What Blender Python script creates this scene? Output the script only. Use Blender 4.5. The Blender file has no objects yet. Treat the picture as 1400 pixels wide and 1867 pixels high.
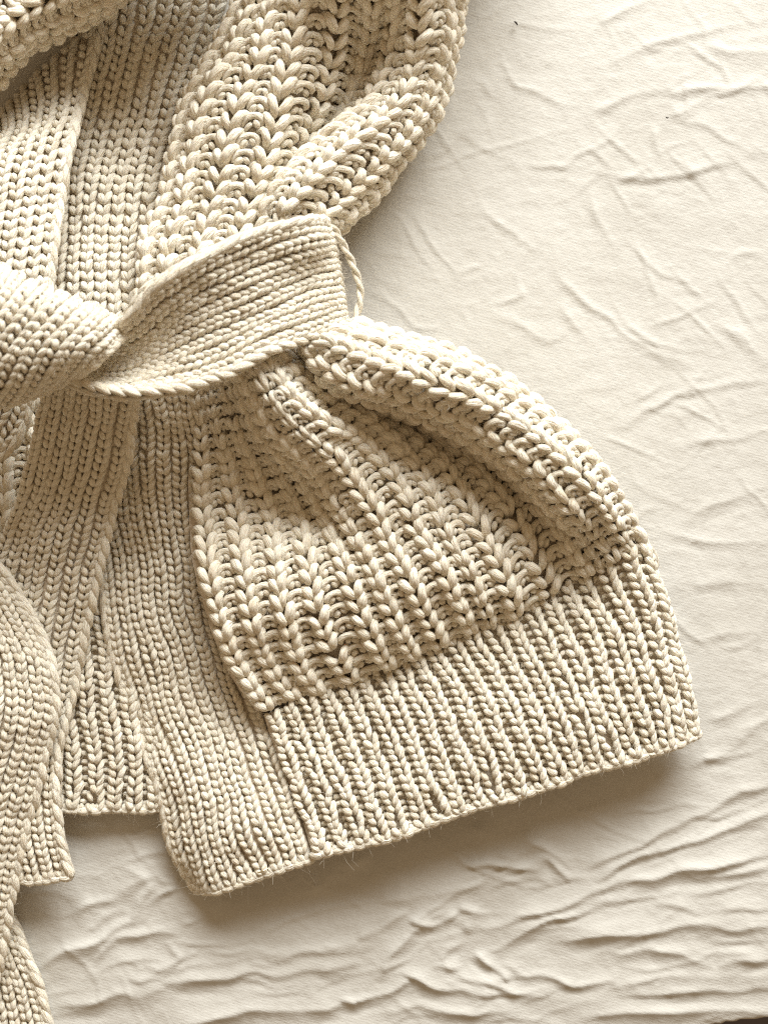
import bpy, math
import numpy as np

# ------------------------------------------------------------------ camera, light, exposure
PX = 0.00025                      # one photo pixel on the sheet, in metres (frame is 0.35 x 0.47 m)
DPX = 2700.0                      # camera height above the sheet in the same unit
W, H = 1400.0, 1867.0
rng = np.random.default_rng(11)
scene = bpy.context.scene
COL = scene.collection

cam_d = bpy.data.cameras.new("camera")
cam = bpy.data.objects.new("camera", cam_d)
COL.objects.link(cam)
cam.location = (0, 0, DPX * PX)
cam_d.sensor_fit = 'VERTICAL'
cam_d.sensor_height = 24
cam_d.lens = 24 * DPX / H
cam_d.clip_start = 0.01
cam_d.clip_end = 50
cam_d.dof.use_dof = True
cam_d.dof.focus_distance = (DPX - 85) * PX
cam_d.dof.aperture_fstop = (cam_d.lens / 1000) / 0.0075
scene.camera = cam

world = bpy.data.worlds.new("World")
scene.world = world
world.use_nodes = True
bg = world.node_tree.nodes["Background"]
bg.inputs[0].default_value = (0.437, 0.311, 0.186, 1)
bg.inputs[1].default_value = 0.76

def window_light(name, az, el, dist, size, power, color):
    d = bpy.data.lights.new(name, 'AREA')
    d.shape = 'RECTANGLE'
    d.size, d.size_y = size
    d.energy = power
    d.color = color
    o = bpy.data.objects.new(name, d)
    COL.objects.link(o)
    az, el = math.radians(az), math.radians(el)
    o.location = (dist * math.cos(el) * math.sin(az), dist * math.cos(el) * math.cos(az), dist * math.sin(el))
    import mathutils
    o.rotation_euler = (mathutils.Vector((0, 0, 0)) - o.location).to_track_quat('-Z', 'Y').to_euler()
    return o
window_light("window_light", 13, 30, 2.0, (1.6, 0.9), 97, (0.892, 0.917, 0.915))

scene.view_settings.view_transform = 'Standard'
scene.view_settings.look = 'None'
scene.view_settings.exposure = 0.1
scene.view_settings.gamma = 1
scene.render.engine = 'CYCLES'
scene.cycles.max_bounces = 8
scene.cycles.diffuse_bounces = 6
scene.cycles.use_denoising = False
scene.cycles.filter_width = 1.15

# ------------------------------------------------------------------ materials
def new_mat(name):
    m = bpy.data.materials.new(name)
    m.use_nodes = True
    nt = m.node_tree
    return m, nt, nt.nodes["Principled BSDF"]

def N(nt, t, **kw):
    n = nt.nodes.new(t)
    for k, v in kw.items():
        if hasattr(n, k):
            setattr(n, k, v)
        else:
            n.inputs[k].default_value = v
    return n

def wool_material(name, base):
    m, nt, b = new_mat(name)
    L = nt.links.new
    b.inputs["Roughness"].default_value = 0.95
    b.inputs["Specular IOR Level"].default_value = 0.04
    b.inputs["Sheen Weight"].default_value = 0.25
    b.inputs["Sheen Roughness"].default_value = 0.5
    b.inputs["Sheen Tint"].default_value = (1, 0.95, 0.85, 1)
    b.inputs["Subsurface Weight"].default_value = 0.15
    b.inputs["Subsurface Radius"].default_value = (1.0, 0.8, 0.6)
    b.inputs["Subsurface Scale"].default_value = 0.0016
    at = N(nt, 'ShaderNodeAttribute'); at.attribute_name = 'yarn'
    tn = N(nt, 'ShaderNodeAttribute'); tn.attribute_name = 'tone'
    # yarn space: x runs along the yarn, y/z round it; fibres are long in x
    mp = N(nt, 'ShaderNodeMapping'); mp.inputs['Scale'].default_value = (0.42, 2.6, 2.6)
    L(at.outputs['Vector'], mp.inputs['Vector'])
    n1 = N(nt, 'ShaderNodeTexNoise'); n1.inputs['Scale'].default_value = 1.0
    n1.inputs['Detail'].default_value = 3; n1.inputs['Roughness'].default_value = 0.6
    L(mp.outputs[0], n1.inputs['Vector'])
    mp2 = N(nt, 'ShaderNodeMapping'); mp2.inputs['Scale'].default_value = (1.6, 7.0, 7.0)
    L(at.outputs['Vector'], mp2.inputs['Vector'])
    n2 = N(nt, 'ShaderNodeTexNoise'); n2.inputs['Scale'].default_value = 1.0
    n2.inputs['Detail'].default_value = 2
    L(mp2.outputs[0], n2.inputs['Vector'])
    # colour: base x tone x slight fibre streaks
    hsv = N(nt, 'ShaderNodeMix'); hsv.data_type = 'RGBA'; hsv.blend_type = 'MIX'
    hsv.inputs[6].default_value = (base[0] * 0.78, base[1] * 0.72, base[2] * 0.63, 1)
    hsv.inputs[7].default_value = (base[0], base[1], base[2], 1)
    mr = N(nt, 'ShaderNodeMapRange'); mr.inputs[1].default_value = 0.27; mr.inputs[2].default_value = 0.50
    L(n1.outputs['Fac'], mr.inputs[0])
    ad = N(nt, 'ShaderNodeMath', operation='ADD'); L(mr.outputs[0], ad.inputs[0]); L(tn.outputs['Fac'], ad.inputs[1])
    ad.use_clamp = True
    L(ad.outputs[0], hsv.inputs[0])
    L(hsv.outputs[2], b.inputs['Base Color'])
    # two plies twisted together + fibres
    sp = N(nt, 'ShaderNodeSeparateXYZ'); L(at.outputs['Vector'], sp.inputs[0])
    an = N(nt, 'ShaderNodeMath', operation='ARCTAN2'); L(sp.outputs[2], an.inputs[0]); L(sp.outputs[1], an.inputs[1])
    tw = N(nt, 'ShaderNodeMath', operation='MULTIPLY_ADD'); L(sp.outputs[0], tw.inputs[0])
    tw.inputs[1].default_value = 0.42; L(an.outputs[0], tw.inputs[2])
    m2 = N(nt, 'ShaderNodeMath', operation='MULTIPLY'); L(tw.outputs[0], m2.inputs[0]); m2.inputs[1].default_value = 1.0
    sn = N(nt, 'ShaderNodeMath', operation='SINE'); L(m2.outputs[0], sn.inputs[0])
    ab = N(nt, 'ShaderNodeMath', operation='ABSOLUTE'); L(sn.outputs[0], ab.inputs[0])
    pw = N(nt, 'ShaderNodeMath', operation='POWER'); L(ab.outputs[0], pw.inputs[0]); pw.inputs[1].default_value = 0.45
    s1 = N(nt, 'ShaderNodeMath', operation='MULTIPLY'); L(pw.outputs[0], s1.inputs[0]); s1.inputs[1].default_value = 1.0
    s2 = N(nt, 'ShaderNodeMath', operation='MULTIPLY_ADD'); L(n1.outputs['Fac'], s2.inputs[0]); s2.inputs[1].default_value = 1.7
    L(s1.outputs[0], s2.inputs[2])
    s3 = N(nt, 'ShaderNodeMath', operation='MULTIPLY_ADD'); L(n2.outputs['Fac'], s3.inputs[0]); s3.inputs[1].default_value = 0.9
    L(s2.outputs[0], s3.inputs[2])
    bp = N(nt, 'ShaderNodeBump'); bp.inputs['Strength'].default_value = 0.75; bp.inputs['Distance'].default_value = 0.0011
    L(s3.outputs[0], bp.inputs['Height']); L(bp.outputs[0], b.inputs['Normal'])
    return m

WOOL = (0.945, 0.875, 0.735)
MAT_WOOL = wool_material("cream_wool_yarn", WOOL)

def backing_material():
    m, nt, b = new_mat("cream_wool_back")
    L = nt.links.new
    b.inputs["Roughness"].default_value = 0.95
    b.inputs["Specular IOR Level"].default_value = 0.1
    tc = N(nt, 'ShaderNodeTexCoord')
    n = N(nt, 'ShaderNodeTexNoise'); n.inputs['Scale'].default_value = 420; n.inputs['Detail'].default_value = 4
    L(tc.outputs['Object'], n.inputs['Vector'])
    cr = N(nt, 'ShaderNodeValToRGB')
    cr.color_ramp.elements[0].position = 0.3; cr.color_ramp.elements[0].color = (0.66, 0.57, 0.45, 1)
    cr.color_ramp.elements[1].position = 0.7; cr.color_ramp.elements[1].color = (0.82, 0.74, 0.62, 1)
    L(n.outputs['Fac'], cr.inputs[0]); L(cr.outputs[0], b.inputs['Base Color'])
    bp = N(nt, 'ShaderNodeBump'); bp.inputs['Strength'].default_value = 0.9; bp.inputs['Distance'].default_value = 0.0015
    L(n.outputs['Fac'], bp.inputs['Height']); L(bp.outputs[0], b.inputs['Normal'])
    return m
MAT_BACK = backing_material()

def fuzz_material():
    m, nt, b = new_mat("wool_fibre")
    d = N(nt, 'ShaderNodeBsdfDiffuse'); t = N(nt, 'ShaderNodeBsdfTranslucent'); mx = N(nt, 'ShaderNodeMixShader')
    d.inputs[0].default_value = t.inputs[0].default_value = (0.93, 0.87, 0.75, 1)
    mx.inputs[0].default_value = 0.5
    nt.links.new(d.outputs[0], mx.inputs[1]); nt.links.new(t.outputs[0], mx.inputs[2])
    nt.links.new(mx.outputs[0], nt.nodes["Material Output"].inputs[0])
    return m
MAT_FUZZ = fuzz_material()

def sheet_material():
    m, nt, b = new_mat("washed_cotton")
    L = nt.links.new
    b.inputs["Roughness"].default_value = 0.85
    b.inputs["Specular IOR Level"].default_value = 0.2
    b.inputs["Sheen Weight"].default_value = 0.1
    tc = N(nt, 'ShaderNodeTexCoord')
    mp = N(nt, 'ShaderNodeMapping'); mp.inputs['Rotation'].default_value = (0, 0, 0.35); mp.inputs['Scale'].default_value = (1.0, 1.3, 1.0)
    L(tc.outputs['Object'], mp.inputs['Vector'])
    n1 = N(nt, 'ShaderNodeTexNoise'); n1.inputs['Scale'].default_value = 330; n1.inputs['Detail'].default_value = 7
    n1.inputs['Roughness'].default_value = 0.62; n1.inputs['Distortion'].default_value = 0.1
    L(mp.outputs[0], n1.inputs['Vector'])
    n2 = N(nt, 'ShaderNodeTexNoise'); n2.inputs['Scale'].default_value = 2600; n2.inputs['Detail'].default_value = 2
    L(tc.outputs['Object'], n2.inputs['Vector'])
    n3 = N(nt, 'ShaderNodeTexNoise'); n3.inputs['Scale'].default_value = 22; n3.inputs['Detail'].default_value = 4
    L(tc.outputs['Object'], n3.inputs['Vector'])
    cr = N(nt, 'ShaderNodeValToRGB')
    cr.color_ramp.elements[0].position = 0.3; cr.color_ramp.elements[0].color = (0.59, 0.568, 0.515, 1)
    cr.color_ramp.elements[1].position = 0.7; cr.color_ramp.elements[1].color = (0.625, 0.605, 0.555, 1)
    L(n3.outputs['Fac'], cr.inputs[0])
    mx = N(nt, 'ShaderNodeMix'); mx.data_type = 'RGBA'; mx.blend_type = 'MULTIPLY'
    mx.inputs[0].default_value = 1
    cr2 = N(nt, 'ShaderNodeValToRGB')
    cr2.color_ramp.elements[0].position = 0.3; cr2.color_ramp.elements[0].color = (0.90, 0.90, 0.90, 1)
    cr2.color_ramp.elements[1].position = 0.65; cr2.color_ramp.elements[1].color = (1, 1, 1, 1)
    L(n2.outputs['Fac'], cr2.inputs[0])
    L(cr.outputs[0], mx.inputs[6]); L(cr2.outputs[0], mx.inputs[7]); L(mx.outputs[2], b.inputs['Base Color'])
    b1 = N(nt, 'ShaderNodeBump'); b1.inputs['Strength'].default_value = 0.24; b1.inputs['Distance'].default_value = 0.0016
    L(n1.outputs['Fac'], b1.inputs['Height'])
    b2 = N(nt, 'ShaderNodeBump'); b2.inputs['Strength'].default_value = 0.6; b2.inputs['Distance'].default_value = 0.0002
    L(n2.outputs['Fac'], b2.inputs['Height']); L(b1.outputs[0], b2.inputs['Normal'])
    last = b2
    for rot in (0.28, 0.28 + math.pi / 2):
        m3 = N(nt, 'ShaderNodeMapping'); m3.inputs['Rotation'].default_value = (0, 0, rot)
        L(tc.outputs['Object'], m3.inputs['Vector'])
        w = N(nt, 'ShaderNodeTexWave'); w.inputs['Scale'].default_value = 250; w.inputs['Distortion'].default_value = 2.5
        w.inputs['Detail'].default_value = 2; w.inputs['Detail Scale'].default_value = 0.6
        L(m3.outputs[0], w.inputs['Vector'])
        b3 = N(nt, 'ShaderNodeBump'); b3.inputs['Strength'].default_value = 0.2; b3.inputs['Distance'].default_value = 0.00012
        L(w.outputs['Fac'], b3.inputs['Height']); L(last.outputs[0], b3.inputs['Normal']); last = b3
    L(last.outputs[0], b.inputs['Normal'])
    return m
MAT_SHEET = sheet_material()

def plain(name, col, rough=0.6, metal=0.0):
    m, nt, b = new_mat(name)
    tc = N(nt, 'ShaderNodeTexCoord')
    n = N(nt, 'ShaderNodeTexNoise'); n.inputs['Scale'].default_value = 40; n.inputs['Detail'].default_value = 5
    nt.links.new(tc.outputs['Object'], n.inputs['Vector'])
    cr = N(nt, 'ShaderNodeValToRGB')
    cr.color_ramp.elements[0].color = tuple(c * 0.7 for c in col) + (1,)
    cr.color_ramp.elements[1].color = tuple(min(1, c * 1.25) for c in col) + (1,)
    nt.links.new(n.outputs['Fac'], cr.inputs[0]); nt.links.new(cr.outputs[0], b.inputs['Base Color'])
    b.inputs["Roughness"].default_value = rough
    b.inputs["Metallic"].default_value = metal
    return m
MAT_FLOOR = plain("dark_brown_floor", (0.035, 0.02, 0.012), 0.6)
MAT_LINT_AND_SHADE = plain("dark_lint_and_hole_shade", (0.03, 0.02, 0.015), 0.9)  # real lint, and the painted shade of the hole in the band edge
MAT_METAL = plain("pale_gold_wire", (0.75, 0.66, 0.45), 0.3, 1.0)

# ------------------------------------------------------------------ mesh helpers
def unproject(p):
    """photo position (x, y) seen at height z (all in photo pixels) -> world metres"""
    p = np.asarray(p, float)
    f = (DPX - p[..., 2]) / DPX
    return np.stack([(p[..., 0] - W / 2) * f * PX, (H / 2 - p[..., 1]) * f * PX, p[..., 2] * PX], -1)

def link_mesh(name, V, F, mat, parent=None, attrs=None, smooth=True):
    me = bpy.data.meshes.new(name)
    V = np.ascontiguousarray(V, np.float32); F = np.ascontiguousarray(F, np.int32)
    k = F.shape[1]
    me.vertices.add(len(V)); me.vertices.foreach_set('co', V.ravel())
    me.loops.add(F.size); me.loops.foreach_set('vertex_index', F.ravel())
    me.polygons.add(len(F)); me.polygons.foreach_set('loop_start', np.arange(0, F.size, k, dtype=np.int32))
    me.polygons.foreach_set('use_smooth', np.full(len(F), smooth))
    for an, (typ, data) in (attrs or {}).items():
        a = me.attributes.new(an, typ, 'POINT')
        a.data.foreach_set('vector' if typ == 'FLOAT_VECTOR' else 'value', np.ascontiguousarray(data, np.float32).ravel())
    me.update(calc_edges=True)
    me.validate()
    me.materials.append(mat)
    o = bpy.data.objects.new(name, me)
    COL.objects.link(o)
    if parent is not None:
        o.parent = parent
    return o

def hermite(P, knots, q):
    """non-uniform Catmull-Rom through P (n, ...) at knots, evaluated at q"""
    P = np.asarray(P, float)
    n = len(knots)
    D = np.zeros_like(P)
    sh = (-1,) + (1,) * (P.ndim - 1)
    d = (P[1:] - P[:-1]) / (knots[1:] - knots[:-1]).reshape(sh)
    h = (knots[1:] - knots[:-1])
    D[0], D[-1] = d[0], d[-1]
    if n > 2:
        w = (h[1:] / (h[1:] + h[:-1])).reshape(sh)
        D[1:-1] = d[:-1] * w + d[1:] * (1 - w)
    i = np.clip(np.searchsorted(knots, q, side='right') - 1, 0, n - 2)
    hh = h[i]; t = (q - knots[i]) / hh
    sh2 = (-1,) + (1,) * (P.ndim - 1)
    t = t.reshape(sh2); hh = hh.reshape(sh2)
    return ((2*t**3 - 3*t**2 + 1) * P[i] + (t**3 - 2*t**2 + t) * hh * D[i]
            + (-2*t**3 + 3*t**2) * P[i+1] + (t**3 - t**2) * hh * D[i+1])

def value_noise(shape, cells, seed):
    r = np.random.default_rng(seed)
    gx, gy = cells
    g = r.normal(0, 1, (gx + 3, gy + 3))
    x = np.linspace(0, gx, shape[0]); y = np.linspace(0, gy, shape[1])
    i = np.minimum(x.astype(int), gx - 1); j = np.minimum(y.astype(int), gy - 1)
    fx = x - i; fy = y - j
    fx = (fx * fx * fx * (fx * (fx * 6 - 15) + 10))[:, None]; fy = (fy * fy * fy * (fy * (fy * 6 - 15) + 10))[None]
    a = g[i][:, j]; b = g[i + 1][:, j]; c = g[i][:, j + 1]; d = g[i + 1][:, j + 1]
    return a * (1 - fx) * (1 - fy) + b * fx * (1 - fy) + c * (1 - fx) * fy + d * fx * fy

class Surf:
    """a draped cloth surface through guide lines; u across the guides, v along them"""
    NU, NV = 161, 241
    def __init__(self, guides, rows=False):
        if rows:
            guides = [[r[i] for r in guides] for i in range(len(guides[0]))]
        G = []
        for g in guides:
            g = unproject(g)
            c = np.r_[0, np.cumsum(np.linalg.norm(np.diff(g, axis=0), axis=1))]
            f = hermite(g, c, np.linspace(0, c[-1], 400))
            s = np.r_[0, np.cumsum(np.linalg.norm(np.diff(f, axis=0), axis=1))]
            q = np.linspace(0, s[-1], self.NV)
            G.append(np.stack([np.interp(q, s, f[:, k]) for k in range(3)], -1))
        G = np.array(G)
        c = np.r_[0, np.cumsum(np.linalg.norm(np.diff(G, axis=0), axis=2).mean(1))]
        P = hermite(G, c, np.linspace(0, c[-1], self.NU))
        Nn = np.cross(np.gradient(P, axis=1), np.gradient(P, axis=0))
        if Nn[..., 2].mean() < 0:
            P = P[::-1]
            Nn = np.cross(np.gradient(P, axis=1), np.gradient(P, axis=0))
        Nn /= np.linalg.norm(Nn, axis=-1, keepdims=True) + 1e-12
        def nz(wl, a):
            cu = max(2, int(np.linalg.norm(np.diff(P, axis=0), axis=2).sum(0).mean() / PX / wl)); cv = max(2, int(np.linalg.norm(np.diff(P, axis=1), axis=2).sum(1).mean() / PX / wl))
            return value_noise((self.NU, self.NV), (cu, cv), int(rng.integers(1e6))) * a
        P = P + Nn * ((nz(75, 2.6) + nz(38, 1.1)) * PX)[..., None]
        Tu = np.gradient(P, axis=0); Tu /= np.linalg.norm(Tu, axis=-1, keepdims=True) + 1e-12
        Tv = np.gradient(P, axis=1); Tv /= np.linalg.norm(Tv, axis=-1, keepdims=True) + 1e-12
        P = P + Tu * ((nz(80, 1.8) + nz(35, 0.9)) * PX)[..., None] + Tv * ((nz(80, 2.0) + nz(30, 0.9)) * PX)[..., None]
        Nn = np.cross(np.gradient(P, axis=1), np.gradient(P, axis=0))
        Nn /= np.linalg.norm(Nn, axis=-1, keepdims=True) + 1e-12
        self.P, self.N = P, Nn
        self.du = np.linalg.norm(np.gradient(P, axis=0), axis=2) * (self.NU - 1) / PX
        self.Wd = np.linalg.norm(np.diff(P, axis=0), axis=2).sum(0).mean() / PX
        self.Ln = np.linalg.norm(np.diff(P, axis=1), axis=2).sum(1).mean() / PX
    def __call__(self, u, v):
        x = np.asarray(u) * (self.NU - 1); y = np.asarray(v) * (self.NV - 1)
        i = np.clip(np.floor(x).astype(int), 0, self.NU - 2); j = np.clip(np.floor(y).astype(int), 0, self.NV - 2)
        fx = (x - i)[..., None]; fy = (y - j)[..., None]      # extrapolates past the rim
        def bl(A):
            return (A[i, j] * (1 - fx) * (1 - fy) + A[i+1, j] * fx * (1 - fy) + A[i, j+1] * (1 - fx) * fy + A[i+1, j+1] * fx * fy)
        n = bl(self.N)
        return bl(self.P), n / (np.linalg.norm(n, axis=-1, keepdims=True) + 1e-12)
    def squeeze(self, u, v, ncol, full):
        i = np.clip((np.asarray(u) * (self.NU - 1)).astype(int), 0, self.NU - 1); j = np.clip((np.asarray(v) * (self.NV - 1)).astype(int), 0, self.NV - 1)
        return np.clip(self.du[i, j] / ncol / full, 0.58, 1.0)
    def at(self, u, v, h):
        p, n = self(u, v)
        return p + n * (np.asarray(h)[..., None] * PX), n

def sweep(C, R, Nr, S, ply=0.0):
    """tubes: centre lines C (M,K,3), radii R (M,K), up vectors Nr (M,K,3)"""
    M, K, _ = C.shape
    T = np.gradient(C, axis=1)
    T /= np.linalg.norm(T, axis=-1, keepdims=True) + 1e-12
    B = np.cross(T, Nr); B /= np.linalg.norm(B, axis=-1, keepdims=True) + 1e-9
    U = np.cross(B, T)
    ang = np.linspace(0, 2 * np.pi, S, endpoint=False)
    ca, sa = np.cos(ang), np.sin(ang)
    seg = np.linalg.norm(np.diff(C, axis=1), axis=2)
    al = np.concatenate([np.zeros((M, 1)), np.cumsum(seg, 1)], 1) / (R.max(1, keepdims=True)) + rng.uniform(0, 400, (M, 1))
    RR = R[:, :, None] * np.ones(S)
    if ply:
        RR = RR * (1 - ply * (1 - np.abs(np.sin(ang[None, None] + 0.42 * al[:, :, None])) ** 0.6))
    V = C[:, :, None] + RR[..., None] * (B[:, :, None] * ca[:, None] + U[:, :, None] * sa[:, None])
    Y = np.empty((M, K, S, 3)); Y[..., 0] = al[:, :, None]; Y[..., 1] = ca; Y[..., 2] = sa
    m = np.arange(M)[:, None, None]; k = np.arange(K - 1)[None, :, None]; s = np.arange(S)[None, None]
    s2 = (s + 1) % S
    idx = lambda kk, ss: (m * K + kk) * S + ss
    F = np.stack(np.broadcast_arrays(idx(k, s), idx(k, s2), idx(k + 1, s2), idx(k + 1, s)), -1).reshape(-1, 4)
    tone = np.repeat(rng.normal(0, 0.13, M), K * S)
    return V.reshape(-1, 3), F, Y.reshape(-1, 3), tone

FUZZ = {}
def yarn_object(name, parts, parent, thing, S=7, ply=0.0, fuzz=1.0):
    """parts: list of (C, R, N) batches -> one mesh of yarn"""
    Vs, Fs, Ys, Ts = [], [], [], []
    off = 0
    for C, R, Nr in parts:
        v, f, y, t = sweep(C, R, Nr, S, ply)
        Vs.append(v); Fs.append(f + off); Ys.append(y); Ts.append(t); off += len(v)
        FUZZ.setdefault(thing, []).append((C.reshape(-1, 3), R.reshape(-1), Nr.reshape(-1, 3), fuzz))
    return link_mesh(name, np.concatenate(Vs), np.concatenate(Fs), MAT_WOOL, parent,
                     {'yarn': ('FLOAT_VECTOR', np.concatenate(Ys)), 'tone': ('FLOAT', np.concatenate(Ts))})

def smooth_noise(n, k, amp):
    c = rng.normal(0, 1, max(3, n // k + 3))
    return amp * np.interp(np.linspace(0, len(c) - 1, n), np.arange(len(c)), c)

def backing(name, sf, top, bot, parent, nu=40, nv=60, rough=1.2):
    u, v = np.meshgrid(np.linspace(0, 1, nu), np.linspace(0, 1, nv), indexing='ij')
    j = rng.normal(0, rough, u.shape)
    A, _ = sf.at(u, v, top + j)
    Bm, _ = sf.at(u, v, bot + j)
    V = np.concatenate([A.reshape(-1, 3), Bm.reshape(-1, 3)])
    n = nu * nv
    i, k = np.meshgrid(np.arange(nu - 1), np.arange(nv - 1), indexing='ij')
    q = np.stack([i * nv + k, i * nv + k + 1, (i + 1) * nv + k + 1, (i + 1) * nv + k], -1).reshape(-1, 4)
    F = [q, q[:, ::-1] + n]
    def wall(a):
        a = np.asarray(a)
        F.append(np.stack([a[:-1], a[1:], a[1:] + n, a[:-1] + n], -1))
    wall(np.arange(nv)[::-1]); wall((nu - 1) * nv + np.arange(nv))
    wall(np.arange(nu) * nv); wall((np.arange(nu) * nv + nv - 1)[::-1])
    return link_mesh(name, V, np.concatenate(F), MAT_BACK, parent)

# ------------------------------------------------------------------ stitches
def leg_batch(sf, ncol, nrow, c, s, K, r, a0, a1, b0, b1, hfun, rows=None, jit=1.0, asym=0.0, bend=0.0, raise_=None):
    """one leg of every V stitch in column c (side s = -1 left, +1 right); the V points along +v"""
    rows = np.arange(nrow) if rows is None else rows
    n = len(rows)
    t = np.linspace(0, 1, K)[None]
    ja = rng.normal(0, 0.03 * jit, (n, 1)); jb = rng.normal(0, 0.07 * jit, (n, 1))
    a = s * (a0 + (a1 - a0) * t + bend * np.sin(np.pi * t)) + ja + rng.normal(0, 0.012 * jit, (n, 1)) * s
    b0 = b0 - 0.24 * asym * s
    b1 = b1 + 0.16 * asym * s
    b = b0 + (b1 - b0) * t + jb
    w = smooth_noise(nrow, 5, 0.05 * jit)[rows][:, None]
    b = b + smooth_noise(nrow, 4, 0.10 * jit)[rows][:, None]
    u = (c + 0.5 + a + w) / ncol
    v = (rows[:, None] + 0.5 + b) / nrow
    h = hfun(t, a) + rng.normal(0, 0.5 * jit, (n, 1))
    if raise_ is not None:
        h = h + raise_(u, v)
    C, Nr = sf.at(u, v, h)
    prof = 0.55 + 0.45 * np.sin(np.pi * (0.06 + 0.88 * t)) ** 0.75
    prof = prof * np.where((t < 0.01) | (t > 0.99), 0.45, 1.0)
    R = r * PX * prof * (1 + rng.normal(0, 0.075 * jit, (n, 1)))
    return C, R, Nr

def stockinette(name, guides, thing_obj, thing, rows=False, pitch=26.0, row=14.5, r=5.7, asym=0.8, skip_cols=(), edge=(), hem=False, ncol=None, label=None, vis=None):
    sf = Surf(guides, rows)
    ncol = ncol or max(3, int(round(sf.Wd / pitch)))
    nrow = int(round(sf.Ln / row))
    part = backing(name, sf, -3.0, -11.0, thing_obj, ncol * 2, max(20, nrow // 2))
    if label:
        part['label'] = label
    hf = lambda t, a: -0.5 + 6.2 * np.sin(np.pi * (0.04 + 0.88 * t) ** 1.25) - 5.0 * np.clip(np.abs(a) - 0.26, 0, 1) / 0.14
    for c in range(ncol):
        if c in skip_cols:
            continue
        rr = np.arange(nrow)
        if vis is not None:
            rr = rr[(rr / nrow >= vis[0]) & (rr / nrow <= vis[1])]
        B = [leg_batch(sf, ncol, nrow, c, s, 7, r * rng.uniform(0.97, 1.03), 0.345, 0.055, -0.72, 0.66, hf, rows=rr, asym=asym * rng.uniform(0.8, 1.2), bend=0.03, jit=0.75) for s in (-1, 1)]
        yarn_object('stitch_column', B, part, thing)
    for side in edge:
        edge_chain(sf, side, part, thing)
    if hem:
        bind_off(sf, part, thing, pitch=17.0)
    return sf, part

def edge_chain(sf, side, part, thing, pitch=26.0, r=7.6, hw=6.2):
    """selvedge: long slanting links running down the rim at u = 0 or 1, like a rope"""
    n = int(round(sf.Ln / pitch))
    e = 0.0 if side == 0 else 1.0
    out = -1 if side == 0 else 1
    B = []
    t = np.linspace(0, 1, 10)[None]
    for k in range(3):
        # 0: the outer links, 1: smaller inner links, 2: loops turned under the rim
        a0, a1, off, rr, hh, dh, half = ((-hw, hw + 1.5, 0.0, r, 5.5, 1.5, 0.95), (-hw * 1.9, -hw * 0.1, 0.35, r * 0.72, 4.0, 0.5, 0.8), (hw * 0.9, hw * 0.2, 0.5, r * 0.7, 0.0, -7.0, 0.8))[k]
        a = out * (a0 + (a1 - a0) * t ** 0.85 + rng.normal(0, 0.7, (n, 1)))
        b = -half + 2 * half * t + off + rng.normal(0, 0.07, (n, 1))
        u = e + a / sf.Wd
        v = np.clip((np.arange(n)[:, None] + 0.5 + b) / n, -0.01, 1.0)
        h = dh + hh * np.sin(np.pi * (0.05 + 0.9 * t)) - 2.5 * t + rng.normal(0, 0.6, (n, 1))
        C, Nr = sf.at(u, v, h)
        prof = (0.35 + 0.65 * np.sin(np.pi * (0.06 + 0.88 * t)) ** 0.9) * np.where((t < .01) | (t > .99), 0.5, 1)
        B.append((C, rr * PX * prof * (1 + rng.normal(0, .06, (n, 1))), Nr))
    yarn_object('edge_chain', B, part, thing)

def bind_off(sf, part, thing, pitch=17.0, r=7.2, u0=0.0, u1=1.0, v=1.0, hoff=0.0):
    """cast-on edge: plump loops side by side along v = 1, curling under the rim"""
    n = int(round(sf.Wd * (u1 - u0) / pitch))
    B = []
    for k in range(2):
        m = n * (2 if k == 0 else 1)
        t = np.linspace(0, 1, 8)[None]
        ph = rng.normal(0, 0.1, (m, 1))
        if k == 0:      # short loops curling over the edge
            u = u0 + (np.arange(m)[:, None] + 0.5 + ph + 0.25 * (t - 0.5)) / m * (u1 - u0)
            th = -0.5 + 2.7 * t
            vv = v + (-5.0 + 11.0 * np.sin(th * 0.9)) / sf.Ln
            h = hoff + 5.5 * np.cos(th) - 2.0
        else:           # the chain along the edge
            u = u0 + (np.arange(m)[:, None] - 0.35 + 1.7 * t + ph) / m * (u1 - u0)
            vv = v + (-1.0 + 5.0 * np.sin(np.pi * t) + rng.normal(0, 0.8, (m, 1))) / sf.Ln
            h = hoff + 0.5 + 3.5 * np.sin(np.pi * t)
        C, Nr = sf.at(u, vv, h + rng.normal(0, 0.5, (m, 1)))
        prof = (0.45 + 0.55 * np.sin(np.pi * (0.06 + 0.88 * t)) ** 0.8) * np.where((t < .01) | (t > .99), 0.45, 1)
        B.append((C, r * (0.85 if k == 0 else 1.0) * PX * prof * (1 + rng.normal(0, .08, (m, 1))), Nr))
    yarn_object('cast_on_edge', B, part, thing)

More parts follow.
